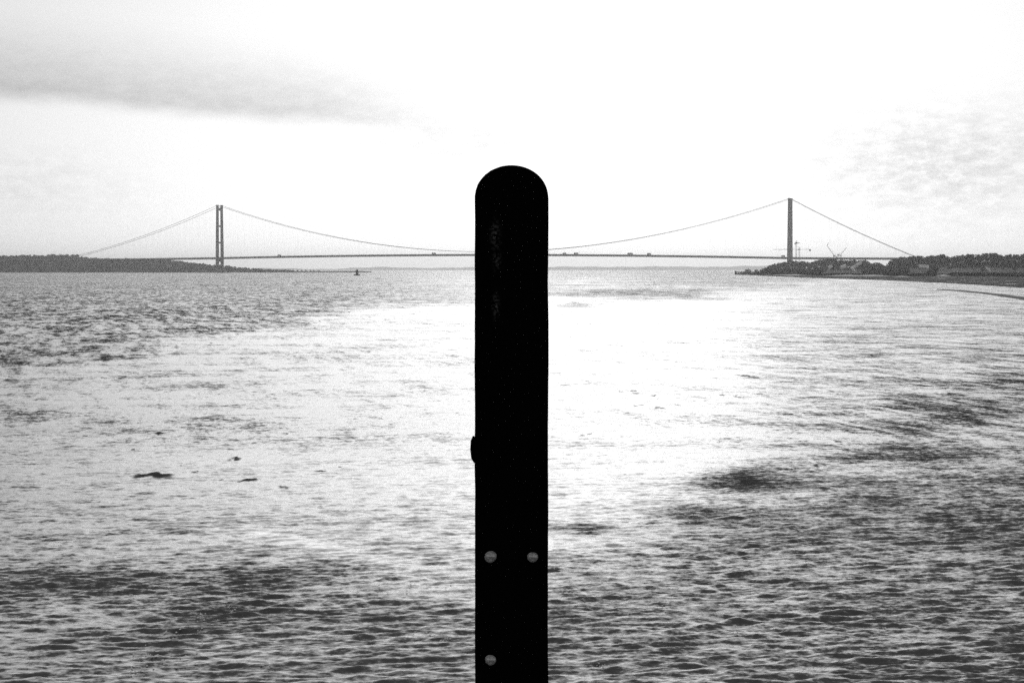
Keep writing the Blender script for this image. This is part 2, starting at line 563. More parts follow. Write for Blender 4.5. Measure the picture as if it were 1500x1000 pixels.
# ------------------------------------------------------------------ land
def sweep(name, pxs, prof, mat, sub=None, rough_amp=0.0, seed=1):
    """a strip of land: for each bearing px a profile [(distance, height), ...] running away from the water"""
    co, n = [], len(prof(pxs[0]))
    for i, p in enumerate(pxs):
        for j, (dist, z) in enumerate(prof(p)):
            zz = z + (rough_amp * (fbm(np.array([xat(p, dist) / 25.0 + 90]), np.array([dist / 25.0]), seed)[0] - 0.5) if 0 < j < n - 1 else 0)
            co.append((xat(p, dist), dist, zz))
    fs = []
    for i in range(len(pxs) - 1):
        for j in range(n - 1):
            fs.append((i * n + j, (i + 1) * n + j, (i + 1) * n + j + 1, i * n + j + 1))
    o = link(bpy.data.objects.new(name, mesh_np(name, co, fs, mat)))
    return tag(o, kind='structure')


def densify(pr, k=6):
    o = []
    for (a, za), (b_, zb) in zip(pr[:-1], pr[1:]):
        for i in range(k):
            t = i / k
            o.append((a + (b_ - a) * t, za + (zb - za) * t))
    o.append(pr[-1])
    return o


IP = np.interp
SKY_R = ([1075, 1090, 1104, 1112, 1118, 1126, 1140, 1157, 1175, 1190, 1197, 1212, 1230, 1247, 1264, 1270, 1276, 1284, 1290, 1296, 1300, 1306, 1318, 1327, 1343, 1358, 1370, 1380,
          1387, 1394, 1400, 1420, 1430, 1446, 1460, 1467, 1478, 1500, 1700, 2000],
         [399.5, 398.5, 397, 396.5, 393, 388.5, 385, 381.5, 382, 383.5, 381, 378.5, 380, 380.5, 380.5, 382.5, 387, 384.5, 386, 389.5, 386, 381, 375.5, 376.5, 374, 374.5, 374.5, 371.5,
          374.5, 376, 373.5, 372, 372.5, 371, 370.5, 376, 372, 371.5, 369, 364])
SHORE_R = ([1075, 1083, 1110, 1200, 1300, 1400, 1500, 1700, 2000], [401.8, 402.5, 403.6, 407.3, 410.5, 415, 421, 432, 450])


def shore_r(p):
    return H * F / (IP(p, *SHORE_R) - HORIZON)


def marsh_r(p):
    return IP(p, [1075, 1110, 1200, 1300, 1400, 1500, 1700, 2000], [3300, 2700, 2150, 1950, 1960, 1800, 1500, 1100])


def ridge_r(p):
    return IP(p, [1075, 1110, 1290, 1310, 1500, 1700, 2000], [3520, 3450, 3300, 2900, 2650, 2300, 1800])


TREE_R = 12.0


def crest_r(p):
    D = ridge_r(p)
    return max(1.2, zat(IP(p, *SKY_R), D) - TREE_R * IP(p, [1075, 1112, 1140], [0.1, 0.3, 1.0]))


def prof_r(p):
    s0, m0, r0 = shore_r(p), marsh_r(p), ridge_r(p)
    zc = crest_r(p)
    m0 = max(m0, s0 + 60)
    return densify([(s0 - 25, -0.7), (s0, 0.05), (s0 + 0.35 * (m0 - s0), 0.5), (m0, 1.3), (m0 + 60, 2.2), (m0 + 0.6 * (r0 - m0), min(4.5, zc)), (r0, zc), (r0 + 500, zc * 0.9), (r0 + 1400, -0.7)], 5)


PX_R = list(np.arange(1076, 1520, 4.0)) + list(np.arange(1520, 2000, 24.0))
sweep('right_bank', PX_R, prof_r, M_FIELD, rough_amp=1.2)


# mud flat laid in front of the bank, one step higher than the bank's own foot
def prof_mud(p):
    s0, m0 = shore_r(p), marsh_r(p)
    m0 = max(m0, s0 + 60)
    return densify([(s0 - 60, -0.6), (s0 - 8, 0.12), (s0 + 0.35 * (m0 - s0), 0.75), (m0 - 3, 1.55), (m0 + 5, 1.0)], 6)


sweep('mudflat', PX_R, prof_mud, M_MUD, rough_amp=0.35, seed=5)

# long low mud bar lying just off the right bank
BAR = ([1370, 1400, 1440, 1500, 1600, 1750], [424.0, 425.6, 429.2, 437.2, 455, 490])


def prof_bar(p):
    c = H * F / (IP(p, *BAR) - HORIZON)
    hw = IP(p, [1370, 1400, 1500, 1750], [12, 30, 42, 34]) * (0.75 + 0.5 * fbm(np.array([p / 21.0]), np.array([3.3]), 15)[0])
    return densify([(c - hw, -0.5), (c - hw * 0.6, 0.1), (c, 0.22), (c + hw * 0.7, 0.1), (c + hw, -0.5)], 3)


M_SAND = material('wet_sand', 0.08, 0.8, 0.15, 0.4, 0.05)
sweep('mud_bar', list(np.arange(1372, 1750, 8.0)), prof_bar, M_SAND, rough_amp=0.18, seed=8)

# left bank, far off behind the tower
SKY_L = ([-400, -100, 0, 30, 45, 60, 75, 100, 114, 120, 135, 150, 200, 240, 250, 300, 318, 335, 350, 366, 390, 420, 480, 525, 545],
         [376, 375, 374.2, 373.8, 372.6, 374, 372, 372.6, 372.5, 376, 377.2, 377.8, 378.4, 379.5, 380.2, 386, 388, 389, 390.8, 392.2, 394, 395, 395.6, 396, 397.2])
TREE_L = 9.0


def shore_l(p):
    return IP(p, [-400, 0, 320, 545], [4800, 4960, 5050, 5350])


def ridge_l(p):
    return IP(p, [-400, 0, 320, 545], [5300, 5450, 5450, 5480])


def crest_l(p):
    return max(0.8, zat(IP(p, *SKY_L), ridge_l(p)) - TREE_L * IP(p, [-400, 320, 420, 545], [1.0, 0.9, 0.45, 0.12]))


def prof_l(p):
    s0, r0, zc = shore_l(p), ridge_l(p), crest_l(p)
    return densify([(s0 - 20, -0.7), (s0, 0.3), (s0 + 25, 1.2), (s0 + 0.5 * (r0 - s0), 1.0 + zc * 0.4), (r0, zc), (r0 + 500, zc * 0.9), (r0 + 1500, -0.7)], 4)


sweep('left_bank', list(np.arange(-400, 546, 8.0)), prof_l, M_FIELD, rough_amp=1.0)

# far hills closing the river
HILL = ([-800, 200, 480, 560, 650, 720, 800, 900, 1000, 1090, 1300, 2200], [389, 389, 391, 388.5, 389.5, 389, 388.5, 387.5, 388, 387, 386, 386])


def prof_h(p):
    z = zat(IP(p, *HILL) + 2.8 + 0.5 * math.sin(p / 23.0) + 0.4 * math.sin(p / 7.0), 27000)
    return densify([(24800, -0.6), (25500, z * 0.35), (27000, z), (28000, z * 0.8), (29500, -0.6)], 2)


sweep('hills', list(np.arange(-800, 2200, 10.0)), prof_h, M_HILL)


# ------------------------------------------------------------------ trees
def crown_mesh(name, h, wdt, n, mat, seed, leaf=0.9):
    """leaf clumps spread through a lobed volume; trunk base at the origin"""
    r_ = np.random.default_rng(seed)
    lobes = []
    for i in range(7):
        a = r_.random() * 6.28
        rr = wdt * 0.28 * math.sqrt(r_.random())
        lobes.append((rr * math.cos(a), rr * math.sin(a), h * (0.40 + 0.42 * r_.random()), wdt * (0.20 + 0.13 * r_.random()), h * (0.15 + 0.10 * r_.random())))
    lobes.append((0, 0, h * 0.80, wdt * 0.24, h * 0.2))
    lobes.append((0, 0, h * 0.42, wdt * 0.42, h * 0.27))
    co, fs = [], []
    for i in range(n):
        lx, ly, lz, lr, lh = lobes[i % len(lobes)]
        v = r_.normal(size=3)
        v /= np.linalg.norm(v)
        k = 0.62 + 0.42 * r_.random() ** 0.6
        c = np.array([lx + v[0] * lr * k, ly + v[1] * lr * k, max(0.2, lz + v[2] * lh * k)])
        t = r_.normal(size=3)
        t /= np.linalg.norm(t)
        u = np.cross(t, v + 0.4 * r_.normal(size=3))
        u /= np.linalg.norm(u) + 1e-6
        s_ = leaf * (0.55 + 0.8 * r_.random())
        b0 = len(co)
        co += [c - t * s_ - u * s_ * 0.5, c - u * s_ * 0.7 + t * s_ * 0.3, c + t * s_, c + u * s_ * 0.7]
        fs.append((b0, b0 + 1, b0 + 2, b0 + 3))
    return mesh_np(name, np.array(co), fs, mat, smooth=False)


def trunk_mesh(name, h, seed):
    r_ = random.Random(seed)
    m_ = MB()
    m_.tube([(0, 0, -0.6), (0.1, 0, h * 0.2), (0.15, 0.1, h * 0.5), (0.1, 0.1, h * 0.75)], [0.34, 0.26, 0.18, 0.07], 6)
    for i in range(5):
        a = r_.random() * 6.28
        z0 = h * (0.22 + 0.08 * i)
        m_.tube([(0.1, 0.05, z0), (1.2 * math.cos(a), 1.2 * math.sin(a), z0 + h * 0.12), (2.3 * math.cos(a), 2.3 * math.sin(a), z0 + h * 0.2)], [0.13, 0.09, 0.04], 4)
    return m_.mesh(name, M_BARK)


TREES = []
for i in range(7):
    hh = 12.0
    ww = (9.5, 11.0, 8.5, 12.5, 10.0, 13.0, 9.0)[i]
    TREES.append((crown_mesh('crown', hh, ww, 520, (M_LEAF, M_LEAF, M_LEAF2)[i % 3], 60 + i), trunk_mesh('trunk', hh, 90 + i)))
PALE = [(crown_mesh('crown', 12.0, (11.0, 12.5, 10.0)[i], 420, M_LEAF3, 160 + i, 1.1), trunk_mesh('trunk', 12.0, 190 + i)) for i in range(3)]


def tree(x, y, z, s_, label, group=None, name='tree', cat='tree', stock=TREES, wide=1.0, k=None):
    t = empty(name, (x, y, z), random.uniform(0, 6.28))
    t.scale = (s_ * wide, s_ * wide, s_)
    c, b_ = stock[random.randrange(len(stock)) if k is None else k]
    link(bpy.data.objects.new('crown', c), t)
    link(bpy.data.objects.new('trunk', b_), t)
    return tag(t, label, cat, group)


def ground(prof, p, D):
    pr = prof(p)
    return float(np.interp(D, [a for a, _ in pr], [z for _, z in pr]))


def sky_label(p_):
    for lim, txt in ((1152, 'dark skyline tree on the low point left of the right tower'), (1200, 'dark skyline tree at the foot of the right tower'),
                     (1263, 'dark skyline tree under the deck below the raised crane jibs'), (1299, 'dark skyline tree in the gap below the right end of the deck'),
                     (1346, 'dark skyline tree where the right side cable comes down'), (1400, 'dark skyline tree just right of the cable end'),
                     (1466, 'dark skyline tree in the tall clump left of the notch in the wood')):
        if p_ < lim:
            return txt
    return 'dark skyline tree right of the notch in the wood, by the right edge'


def slope_label(p_, fr_):
    row = {0.93: 'upper', 0.85: 'middle', 0.76: 'lower'}[fr_]
    for lim, txt in ((1200, 'below the right tower'), (1300, 'below the deck and cranes'), (1400, 'below the cable end')):
        if p_ < lim:
            return 'dark tree on the %s slope %s' % (row, txt)
    return 'dark tree on the %s slope at the right edge' % row


def left_label(p_):
    for lim, txt in ((60, 'of the left bank by the left edge'), (118, 'in the taller clump where the left cable ends'), (240, 'along the left approach deck'), (318, 'under the deck left of the left tower')):
        if p_ < lim:
            return 'hazy grey skyline tree ' + txt
    return 'small hazy grey tree on the low point right of the left tower'


# wood on the right bank: skyline row, then rows stepping down towards the marsh
p = 1121.0
while p < 1515:
    D = ridge_r(p)
    top = zat(IP(p, *SKY_R), D)
    gz = ground(prof_r, p, D)
    s_ = max(0.35, (top - gz) / 12.0 * random.uniform(0.93, 1.06))
    tree(xat(p, D), D + random.uniform(-12, 12), gz - 0.2, s_, sky_label(p), 'trees along the skyline of the right bank')
    p += random.uniform(3.2, 6.0) * (1.0 if p < 1300 else 1.15)
for frac, sc_ in ((0.93, 0.92), (0.85, 0.85), (0.76, 0.75)):
    p = 1128.0
    while p < 1515:
        m0, r0 = marsh_r(p), ridge_r(p)
        D = m0 + frac * (r0 - m0) + random.uniform(-25, 25)
        gz = ground(prof_r, p, D)
        if not (1208 < p < 1266 and D < 2960) and not (frac < 0.9 and 1330 < p and random.random() < (0.95 if frac < 0.8 else 0.6)):
            tree(xat(p, D), D, gz - 0.2, sc_ * random.uniform(0.75, 1.08), slope_label(p, frac), 'trees on the slope of the right bank')
        p += random.uniform(6.0, 11.0)
D = 3380
tree(xat(1108.5, D), D, 1.0, 0.56, 'small round dark tree standing alone behind the jetty', name='round_tree', wide=1.5, k=3)
D = 3000
tree(xat(1267, D), D, zat(396, D) - 0.5, (zat(380.6, D) - zat(396, D)) / 12, 'tall dome shaped dark tree beside the pale chalk track below the bridge deck', name='domed_tree', wide=1.05, k=5)
tree(xat(1284, D), D, zat(396, D) - 0.5, (zat(384, D) - zat(396, D)) / 12, 'low rounded dark tree in the gap under the right end of the deck', name='rounded_tree', wide=1.15, k=3)
D = 2150
for px_, s_, txt in ((1369, 0.62, 'larger of two dark thorn bushes on the marsh edge below the wood'), (1361, 0.45, 'smaller of two dark thorn bushes on the marsh edge below the wood')):
    tree(xat(px_, D), D, ground(prof_r, px_, D), s_, txt, 'thorn bushes at the marsh edge', name='thorn_bush', cat='bush', wide=1.5)
D = 2350
tree(xat(1439, D), D, ground(prof_r, 1439, D), 0.52, 'round dark bush in the pale grass left of the frame edge bushes', name='round_bush', cat='bush', wide=1.25, k=2)
tree(xat(1487, D), D, ground(prof_r, 1487, D), 0.58, 'dark square topped bush in the pale grass at the right edge', name='square_topped_bush', cat='bush', wide=1.2, k=6)


def scatter_clumps(name, spots, mat, seed, leaf, per):
    r_ = np.random.default_rng(seed)
    spots = np.array(spots, dtype=float)      # x, y, z, radius, height
    k = np.repeat(np.arange(len(spots)), per)
    n = len(k)
    S = spots[k]
    v = r_.normal(size=(n, 3))
    v /= np.linalg.norm(v, axis=1)[:, None]
    rr = (0.55 + 0.5 * r_.random(n))[:, None]
    c = S[:, :3] + v * rr * np.stack([S[:, 3], S[:, 3], S[:, 4] * 0.5], 1)
    c[:, 2] += S[:, 4] * 0.5
    t = r_.normal(size=(n, 3))
    t /= np.linalg.norm(t, axis=1)[:, None]
    u = np.cross(t, v)
    u /= np.linalg.norm(u, axis=1)[:, None] + 1e-6
    s_ = (leaf * (0.6 + 0.8 * r_.random(n)))[:, None]
    co = np.stack([c - t * s_, c - u * s_ * 0.7, c + t * s_, c + u * s_ * 0.7], 1).reshape(-1, 3)
    fs = np.arange(n * 4).reshape(-1, 4)
    o = link(bpy.data.objects.new(name, mesh_np(name, co, fs, mat, smooth=False)))
    return tag(o, kind='stuff')


# marsh and scrub at the edge of the right bank
sp = []
for _ in range(1500):
    p = random.uniform(1085, 1530)
    m0 = marsh_r(p)
    D = m0 + random.uniform(0, 70 if p > 1320 else 40)
    hgt = random.uniform(1.2, 2.6) * (1.15 if p > 1390 else 0.8)
    if 1372 < p < 1392 and random.random() < 0.8:
        continue
    sp.append((xat(p, D), D, ground(prof_r, p, D), random.uniform(1.5, 3.5), hgt))
scatter_clumps('marsh_vegetation', sp, M_MARSH, 31, 0.9, 24)
sp = []
for _ in range(800):
    p = random.uniform(1116, 1530)
    m0, r0 = marsh_r(p), ridge_r(p)
    D = m0 + (r0 - m0) * (random.uniform(0.25, 0.8) if p < 1330 else random.uniform(0.78, 0.95))
    if 1208 < p < 1266 and D < 2960:
        continue
    sp.append((xat(p, D), D, ground(prof_r, p, D) - 0.5, random.uniform(2.5, 5.0), random.uniform(2.5, 6.0)))
tag(scatter_clumps('scrub_undergrowth', sp, M_LEAF, 32, 1.2, 34), 'dark scrub between the trees of the right bank', 'scrub')
sp = []
for _ in range(520):
    p = random.uniform(-120, 335)
    D = ridge_l(p) - random.uniform(0, 60)
    sp.append((xat(p, D), D, ground(prof_l, p, D) - 0.5, random.uniform(3, 6), random.uniform(4, 7.5) * IP(p, [300, 335], [1, 0.5])))
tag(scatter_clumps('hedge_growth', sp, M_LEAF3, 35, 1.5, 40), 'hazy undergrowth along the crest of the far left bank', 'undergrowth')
# wood on the left bank, too far off to tell tree from tree except on its skyline
sp = []
for _ in range(1700):
    p = random.uniform(-380, 430)
    s0, r0 = shore_l(p), ridge_l(p)
    t = random.random()
    D = s0 + 15 + t * (r0 - s0 - 20)
    if p > 300 and random.random() < 0.4:
        continue
    sp.append((xat(p, D), D, ground(prof_l, p, D) - 0.5, random.uniform(4, 8), random.uniform(5, 12.5) * IP(p, [-380, 300, 440], [1, .9, .35])))
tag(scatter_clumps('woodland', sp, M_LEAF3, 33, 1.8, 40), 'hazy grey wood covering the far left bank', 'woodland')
p = -20.0
while p < 470:
    D = ridge_l(p)
    top = zat(IP(p, *SKY_L), D)
    gz = ground(prof_l, p, D)
    s_ = max(0.25, (top - gz) / 12.0 * random.uniform(0.85, 1.1))
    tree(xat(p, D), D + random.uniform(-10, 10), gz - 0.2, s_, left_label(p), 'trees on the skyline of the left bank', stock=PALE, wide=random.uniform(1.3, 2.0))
    p += random.uniform(3.5, 8.0)


# pale shingle banks and chalk tracks on the right bank: low mounds of their own
def mound(name, pts, h0, wdt, mat):
    """low ridge along ground points"""
    m_ = MB()
    n = len(pts)
    for i in range(n):
        t = Vector(pts[min(i + 1, n - 1)]) - Vector(pts[max(i - 1, 0)])
        t.z = 0
        t.normalize()
        s_ = Vector((-t.y, t.x, 0))
        c = Vector(pts[i])
        e = math.sin(math.pi * (i + 0.15) / (n - 0.7)) * random.uniform(0.8, 1.1)
        for k, z in ((-1, -0.3), (-0.55, h0 * 0.7 * e), (0, h0 * e), (0.55, h0 * 0.7 * e), (1, -0.3)):
            m_.v.append(tuple(c + s_ * (k * wdt / 2) + Vector((0, 0, z))))
    for i in range(n - 1):
        for k in range(4):
            m_.f.append((i * 5 + k, i * 5 + k + 1, (i + 1) * 5 + k + 1, (i + 1) * 5 + k))
    o = m_.build(name, mat)
    return tag(o, kind='structure')


def along(pa, pb, Da, Db, prof, n=8, lift=0.0):
    o = []
    for i in range(n):
        t = i / (n - 1)
        p_, D_ = pa + (pb - pa) * t, Da + (Db - Da) * t
        o.append((xat(p_, D_), D_, ground(prof, p_, D_) + lift))
    return o


for pa, pb, Dd, h0 in ((1222, 1262, -14, 0.9), (1258, 1297, -14, 1.25), (1147, 1182, -14, 0.7), (1310, 1329, -120, 0.9), (1374, 1388, -16, 1.5)):
    mound('shingle_bank', along(pa, pb, marsh_r(pa) + Dd, marsh_r(pb) + Dd, prof_mud, lift=0.1), h0, 26, M_CHALK)


def slope_track(px0, py0, px1, py1, D0, D1, wdt):
    """pale track climbing a bank: an embankment with a pale crown"""
    a, b_ = at(px0, py0, D0), at(px1, py1, D1)
    m_ = MB()
    n = 7
    for i in range(n):
        c = a.lerp(b_, i / (n - 1)) + Vector((0, 0, random.uniform(-0.25, 0.25)))
        hw = wdt * random.uniform(0.75, 1.2) * 0.5
        m_.v += [(c.x, c.y - 5 - hw, c.z - hw - 3), (c.x, c.y - 4 * hw, c.z - hw), (c.x, c.y + 4 * hw, c.z + hw), (c.x, c.y + 4 * hw + 3, c.z + hw), (c.x, c.y + 4 * hw + 6, c.z - hw - 4)]
    for i in range(n - 1):
        for k in range(4):
            m_.f.append((i * 5 + k, (i + 1) * 5 + k, (i + 1) * 5 + k + 1, i * 5 + k + 1))
    return tag(m_.build('chalk_track', M_CHALK), kind='structure')


D = 2900
slope_track(1247, 391.5, 1262, 382.5, D - 30, D + 20, 0.9)
slope_track(1231, 390.5, 1239, 387.5, D - 30, D, 1.3)
slope_track(1213, 390.5, 1219, 387.8, D - 30, D, 0.7)
slope_track(1245, 389.5, 1252, 394.5, D - 35, D - 40, 1.2)
slope_track(1345, 387.3, 1360, 388.2, 2280, 2300, 0.3)
slope_track(1443, 389.3, 1450, 394.5, 2280, 2290, 0.9)

# ------------------------------------------------------------------ suspension bridge
YL, YR = 4975.0, 4495.0
TL = Vector((xat(322, YL), YL, 0))
TR = Vector((xat(1157, YR), YR, 0))
ax = (TR - TL)
SPAN = ax.length
ax.normalize()
nn = Vector((-ax.y, ax.x, 0))
if nn.y < 0:
    nn = -nn
SIDE_L, SIDE_R = 450.0, 285.0
ZTOP = 164.5


def deck_z(s_):
    """deck level along the bridge; s = 0 at the left tower"""
    if s_ < 0:
        return 37.2 + s_ / SIDE_L * 4.5
    if s_ > SPAN:
        return 34.6 - (s_ - SPAN) / SIDE_R * 2.0
    t = s_ / SPAN
    base = 37.2 + (34.6 - 37.2) * t
    return base + 4 * t * (1 - t) * 7.4


def bp(s_, off, z):
    """point on the bridge: distance along, offset across, height"""
    v = TL + ax * s_ + nn * off
    return Vector((v.x - TL.x, v.y - TL.y, z))


bridge = empty('suspension_bridge', TL)
tag(bridge, 'long grey suspension bridge with two tall towers spanning the river mouth', 'bridge')

for ti, s0 in enumerate((0.0, SPAN)):
    pier_top = 8.0 if ti == 0 else 5.0
    tw = None
    lm = []
    for sd_ in (-1, 1):
        m_ = MB()
        pts = [(pier_top, 12.6, 6.2), (60, 12.0, 5.8), (110, 11.3, 5.3), (ZTOP - 3, 10.8, 4.8)]
        for (z0, o0, w0), (z1, o1, w1) in zip(pts[:-1], pts[1:]):
            m_.frustum(bp(s0, sd_ * o0, z0), bp(s0, sd_ * o1, z1), (w0, w0), (w1, w1), up=tuple(ax))
        lm.append(m_)
    # the tower's own body is the pair of cross beams at its head; legs, piers and lower beams hang on it
    m_ = MB()
    m_.frustum(bp(s0, -8.4, 154), bp(s0, 8.4, 154), (3.4, 7.0), (3.4, 7.0))
    tw = m_.build('tower', M_CONC, bridge)
    for k in lm:
        k.build('tower_leg', M_CONC, tw)
    for z, hgt in ((113.0, 4.2), (73.0, 4.2), (deck_z(s0) - 7.6, 6.0), (17.0, 5.0)):
        off = 12.3 - z / 110.0 - 2.7
        MB().frustum(bp(s0, -off, z), bp(s0, off, z), (3.2, hgt), (3.2, hgt)).build('cross_beam', M_CONC, tw)
    for sd_ in (-1, 1):
        m_ = MB()
        m_.frustum(bp(s0, sd_ * 10.8, ZTOP - 2.99), bp(s0, sd_ * 10.8, ZTOP), (5.6, 6.4), (3.2, 5.0), up=tuple(ax))
        m_.build('cable_saddle', M_STEEL, tw)
        pm = MB()
        pm.tube([bp(s0, sd_ * 12.6, -0.7), bp(s0, sd_ * 12.6, pier_top - 1), bp(s0, sd_ * 12.6, pier_top - 0.02)], [10.5, 10.2, 9.4], 16)
        pm.build('pier', M_CONC, tw)

# deck: a shallow box girder with footways
stations = [-SIDE_L - 260 + i * (SPAN + SIDE_L + SIDE_R + 300) / 220 for i in range(221)]


def deck_part(sec, name, mat, parent):
    m_ = MB()
    k = len(sec)
    for s_ in stations:
        z0 = deck_z(max(-SIDE_L, min(SPAN + SIDE_R, s_)))
        for o_, dz_ in sec:
            m_.v.append(tuple(bp(s_, o_, z0 + dz_)))
    for i in range(len(stations) - 1):
        for j in range(k):
            m_.f.append((i * k + j, i * k + (j + 1) % k, (i + 1) * k + (j + 1) % k, (i + 1) * k + j))
    m_.f.append(tuple(range(k)))
    m_.f.append(tuple((len(stations) - 1) * k + j for j in range(k - 1, -1, -1)))
    return m_.build(name, mat, parent)


dk = deck_part([(-8.2, -4.5), (8.2, -4.5), (11.0, -1.2), (14.0, -1.6), (14.2, -0.9), (11.0, 0), (-11.0, 0), (-14.2, -0.9), (-14.0, -1.6), (-11.0, -1.2)], 'deck', M_STEEL, bridge)
deck_part([(-10.6, 0.004), (10.6, 0.004), (10.6, 0.06), (-10.6, 0.06)], 'carriageway', M_ASPH, dk)
for sd_ in (-1, 1):
    m_ = MB()
    for i, s_ in enumerate(stations[:-1]):
        za, zb = (deck_z(max(-SIDE_L, min(SPAN + SIDE_R, q_))) for q_ in (s_, stations[i + 1]))
        for hh, th in ((1.2, 0.16), (0.75, 0.1), (0.3, 0.1)):
            m_.bar(bp(s_, sd_ * 13.8, za - 0.9 + hh), bp(stations[i + 1], sd_ * 13.8, zb - 0.9 + hh), th)
        m_.bar(bp(s_, sd_ * 13.8, za - 0.9), bp(s_, sd_ * 13.8, za + 0.3), 0.12)
    m_.build('parapet', M_STEEL, dk)
ZMID = 48.6


def cable_z(s_):
    if 0 <= s_ <= SPAN:
        t = (s_ / SPAN - 0.5) * 2
        return ZMID + (ZTOP - 0.8 - ZMID) * t * t
    if s_ < 0:
        t = -s_ / SIDE_L
        return (ZTOP - 0.8) + (deck_z(-SIDE_L) - 1 - ZTOP) * t - 4 * 12.5 * t * (1 - t)
    t = (s_ - SPAN) / SIDE_R
    return (ZTOP - 0.8) + (deck_z(SPAN + SIDE_R) - 1 - ZTOP) * t - 4 * 5.0 * t * (1 - t)


for sd_ in (-1, 1):
    ss_ = [-SIDE_L + i * SIDE_L / 24 for i in range(24)] + [i * SPAN / 80 for i in range(80)] + [SPAN + i * SIDE_R / 16 for i in range(17)]
    m_ = MB().tube([bp(s_, sd_ * 10.8, cable_z(s_)) for s_ in ss_], 0.41, 8)
    mc = m_.build('main_cable', M_CABLE, bridge, smooth=True)
    hm = MB()
    s_ = -SIDE_L + 40
    while s_ < SPAN + SIDE_R - 30:
        if abs(s_) > 9 and abs(s_ - SPAN) > 9 and cable_z(s_) - deck_z(s_) > 2:
            for ds in (-5, 5):
                hm.bar(bp(s_, sd_ * 10.8, cable_z(s_)), bp(s_ + ds, sd_ * 11.6, deck_z(s_)), 0.062)
        s_ += 18.0
    hm = hm.build('hangers', M_CABLE, mc)
    hm['kind'] = 'stuff'
for sd_, s0 in ((0, -SIDE_L - 12), (1, SPAN + SIDE_R + 12)):
    z0 = deck_z(-SIDE_L if sd_ == 0 else SPAN + SIDE_R)
    m_ = MB()
    a, b_ = (s0 - 14, s0 + 14)
    m_.frustum(bp(a, 0, z0 / 2 - 2.9), bp(b_, 0, z0 / 2 - 2.9), (38, z0 + 2 - 9), (38, z0 + 2 - 9))
    m_.build('anchorage', M_CONC, bridge)
for i in range(6):
    s0 = -SIDE_L - 40 - i * 38
    m_ = MB()
    zt = deck_z(-SIDE_L) - 4.55
    for o_ in (-7, 7):
        m_.frustum(bp(s0, o_, 0), bp(s0, o_, zt), (3, 4), (3, 4), up=tuple(ax))
    m_.build('approach_pier', M_CONC, bridge)


# ------------------------------------------------------------------ lorries on the deck
def deck_s(px_):
    """distance along the bridge that is seen at that bearing"""
    k = (px_ - 750) / F
    return (k * TL.y - TL.x) / (ax.x - k * ax.y)


def lorry(px_, lng, hgt, label, body, flip, name='lorry', group='lorries crossing the bridge'):
    s_ = deck_s(px_)
    c = TL + ax * s_ - nn * 6.0
    t = empty(name, (c.x, c.y, deck_z(s_) + 0.07), math.atan2(ax.y, ax.x) + (math.pi if flip else 0))
    tag(t, label, 'lorry', group)
    cab = lng / 2
    m_ = MB().box((cab - 1.15, 0, 1.95), (2.1, 2.4, 2.5))
    m_.frustum((cab - 1.3, 0, 3.2), (cab - 1.6, 0, 3.9), (1.6, 2.3), (0.9, 2.1), up=(0, 1, 0))
    cb = m_.build('cab', M_DKPAINT, t)
    MB().box((cab - 0.08, 0, 2.4), (0.06, 2.1, 1.0)).build('windscreen', M_GLASS, cb)
    MB().box((-1.2, 0, 1.1 + (hgt - 1.1) / 2), (lng - 2.7, 2.5, hgt - 1.1)).build('box_body', body, t)
    MB().box((-0.9, 0, 0.9), (lng - 1.4, 0.9, 0.35)).build('chassis', M_DKPAINT, t)
    for x_ in (cab - 1.3, -lng * 0.22, -lng * 0.22 - 1.3, -lng * 0.22 - 2.6):
        for y_ in (-1.05, 1.05):
            MB().tube([(x_, y_ - 0.15, 0.52), (x_, y_ + 0.15, 0.52)], 0.52, 10).build('wheel', M_RUBBER, t)
    return t


lorry(924, 12.5, 4.2, 'long dark lorry on the deck right of the black post, ahead of a shorter one', M_DKPAINT, False)
lorry(951.5, 9.0, 4.1, 'shorter dark lorry on the deck, rightmost of the four seen right of the post', M_DKPAINT, False)
lorry(845, 10.0, 3.7, 'grey box lorry on the deck, second from the black post', M_CONC, False)
lorry(828, 8.0, 3.3, 'small grey lorry on the deck, first right of the black post', M_CONC, False)
lorry(637, 9.0, 3.6, 'white box lorry on the deck left of the black post', M_WHITE, True)
lorry(1147.5, 8.0, 4.0, 'dark lorry on the deck just left of the right tower', M_DKPAINT, True)
lorry(411, 8.0, 3.2, 'dark lorry on the deck right of the left tower', M_DKPAINT, True)


# ------------------------------------------------------------------ cranes beyond the right bank trees
def lattice(m_, a, b_, wdt, n, th):
    a, b_ = Vector(a), Vector(b_)
    t = (b_ - a).normalized()
    u = Vector((0, 1, 0)) if abs(t.y) < 0.9 else Vector((1, 0, 0))
    e1 = t.cross(u).normalized()
    e2 = e1.cross(t).normalized()
    cs = [e1 * (i * wdt / 2) + e2 * (j * wdt / 2) for i, j in ((-1, -1), (1, -1), (1, 1), (-1, 1))]
    for c in cs:
        m_.bar(a + c, b_ + c, th)
    for i in range(n):
        p0, p1 = a.lerp(b_, i / n), a.lerp(b_, (i + 1) / n)
        for k in range(4):
            c0, c1 = cs[k], cs[(k + 1) % 4]
            m_.bar(p0 + c0, p1 + c1, th * 0.6)
            m_.bar(p0 + c0, p0 + c1, th * 0.6)
    return m_


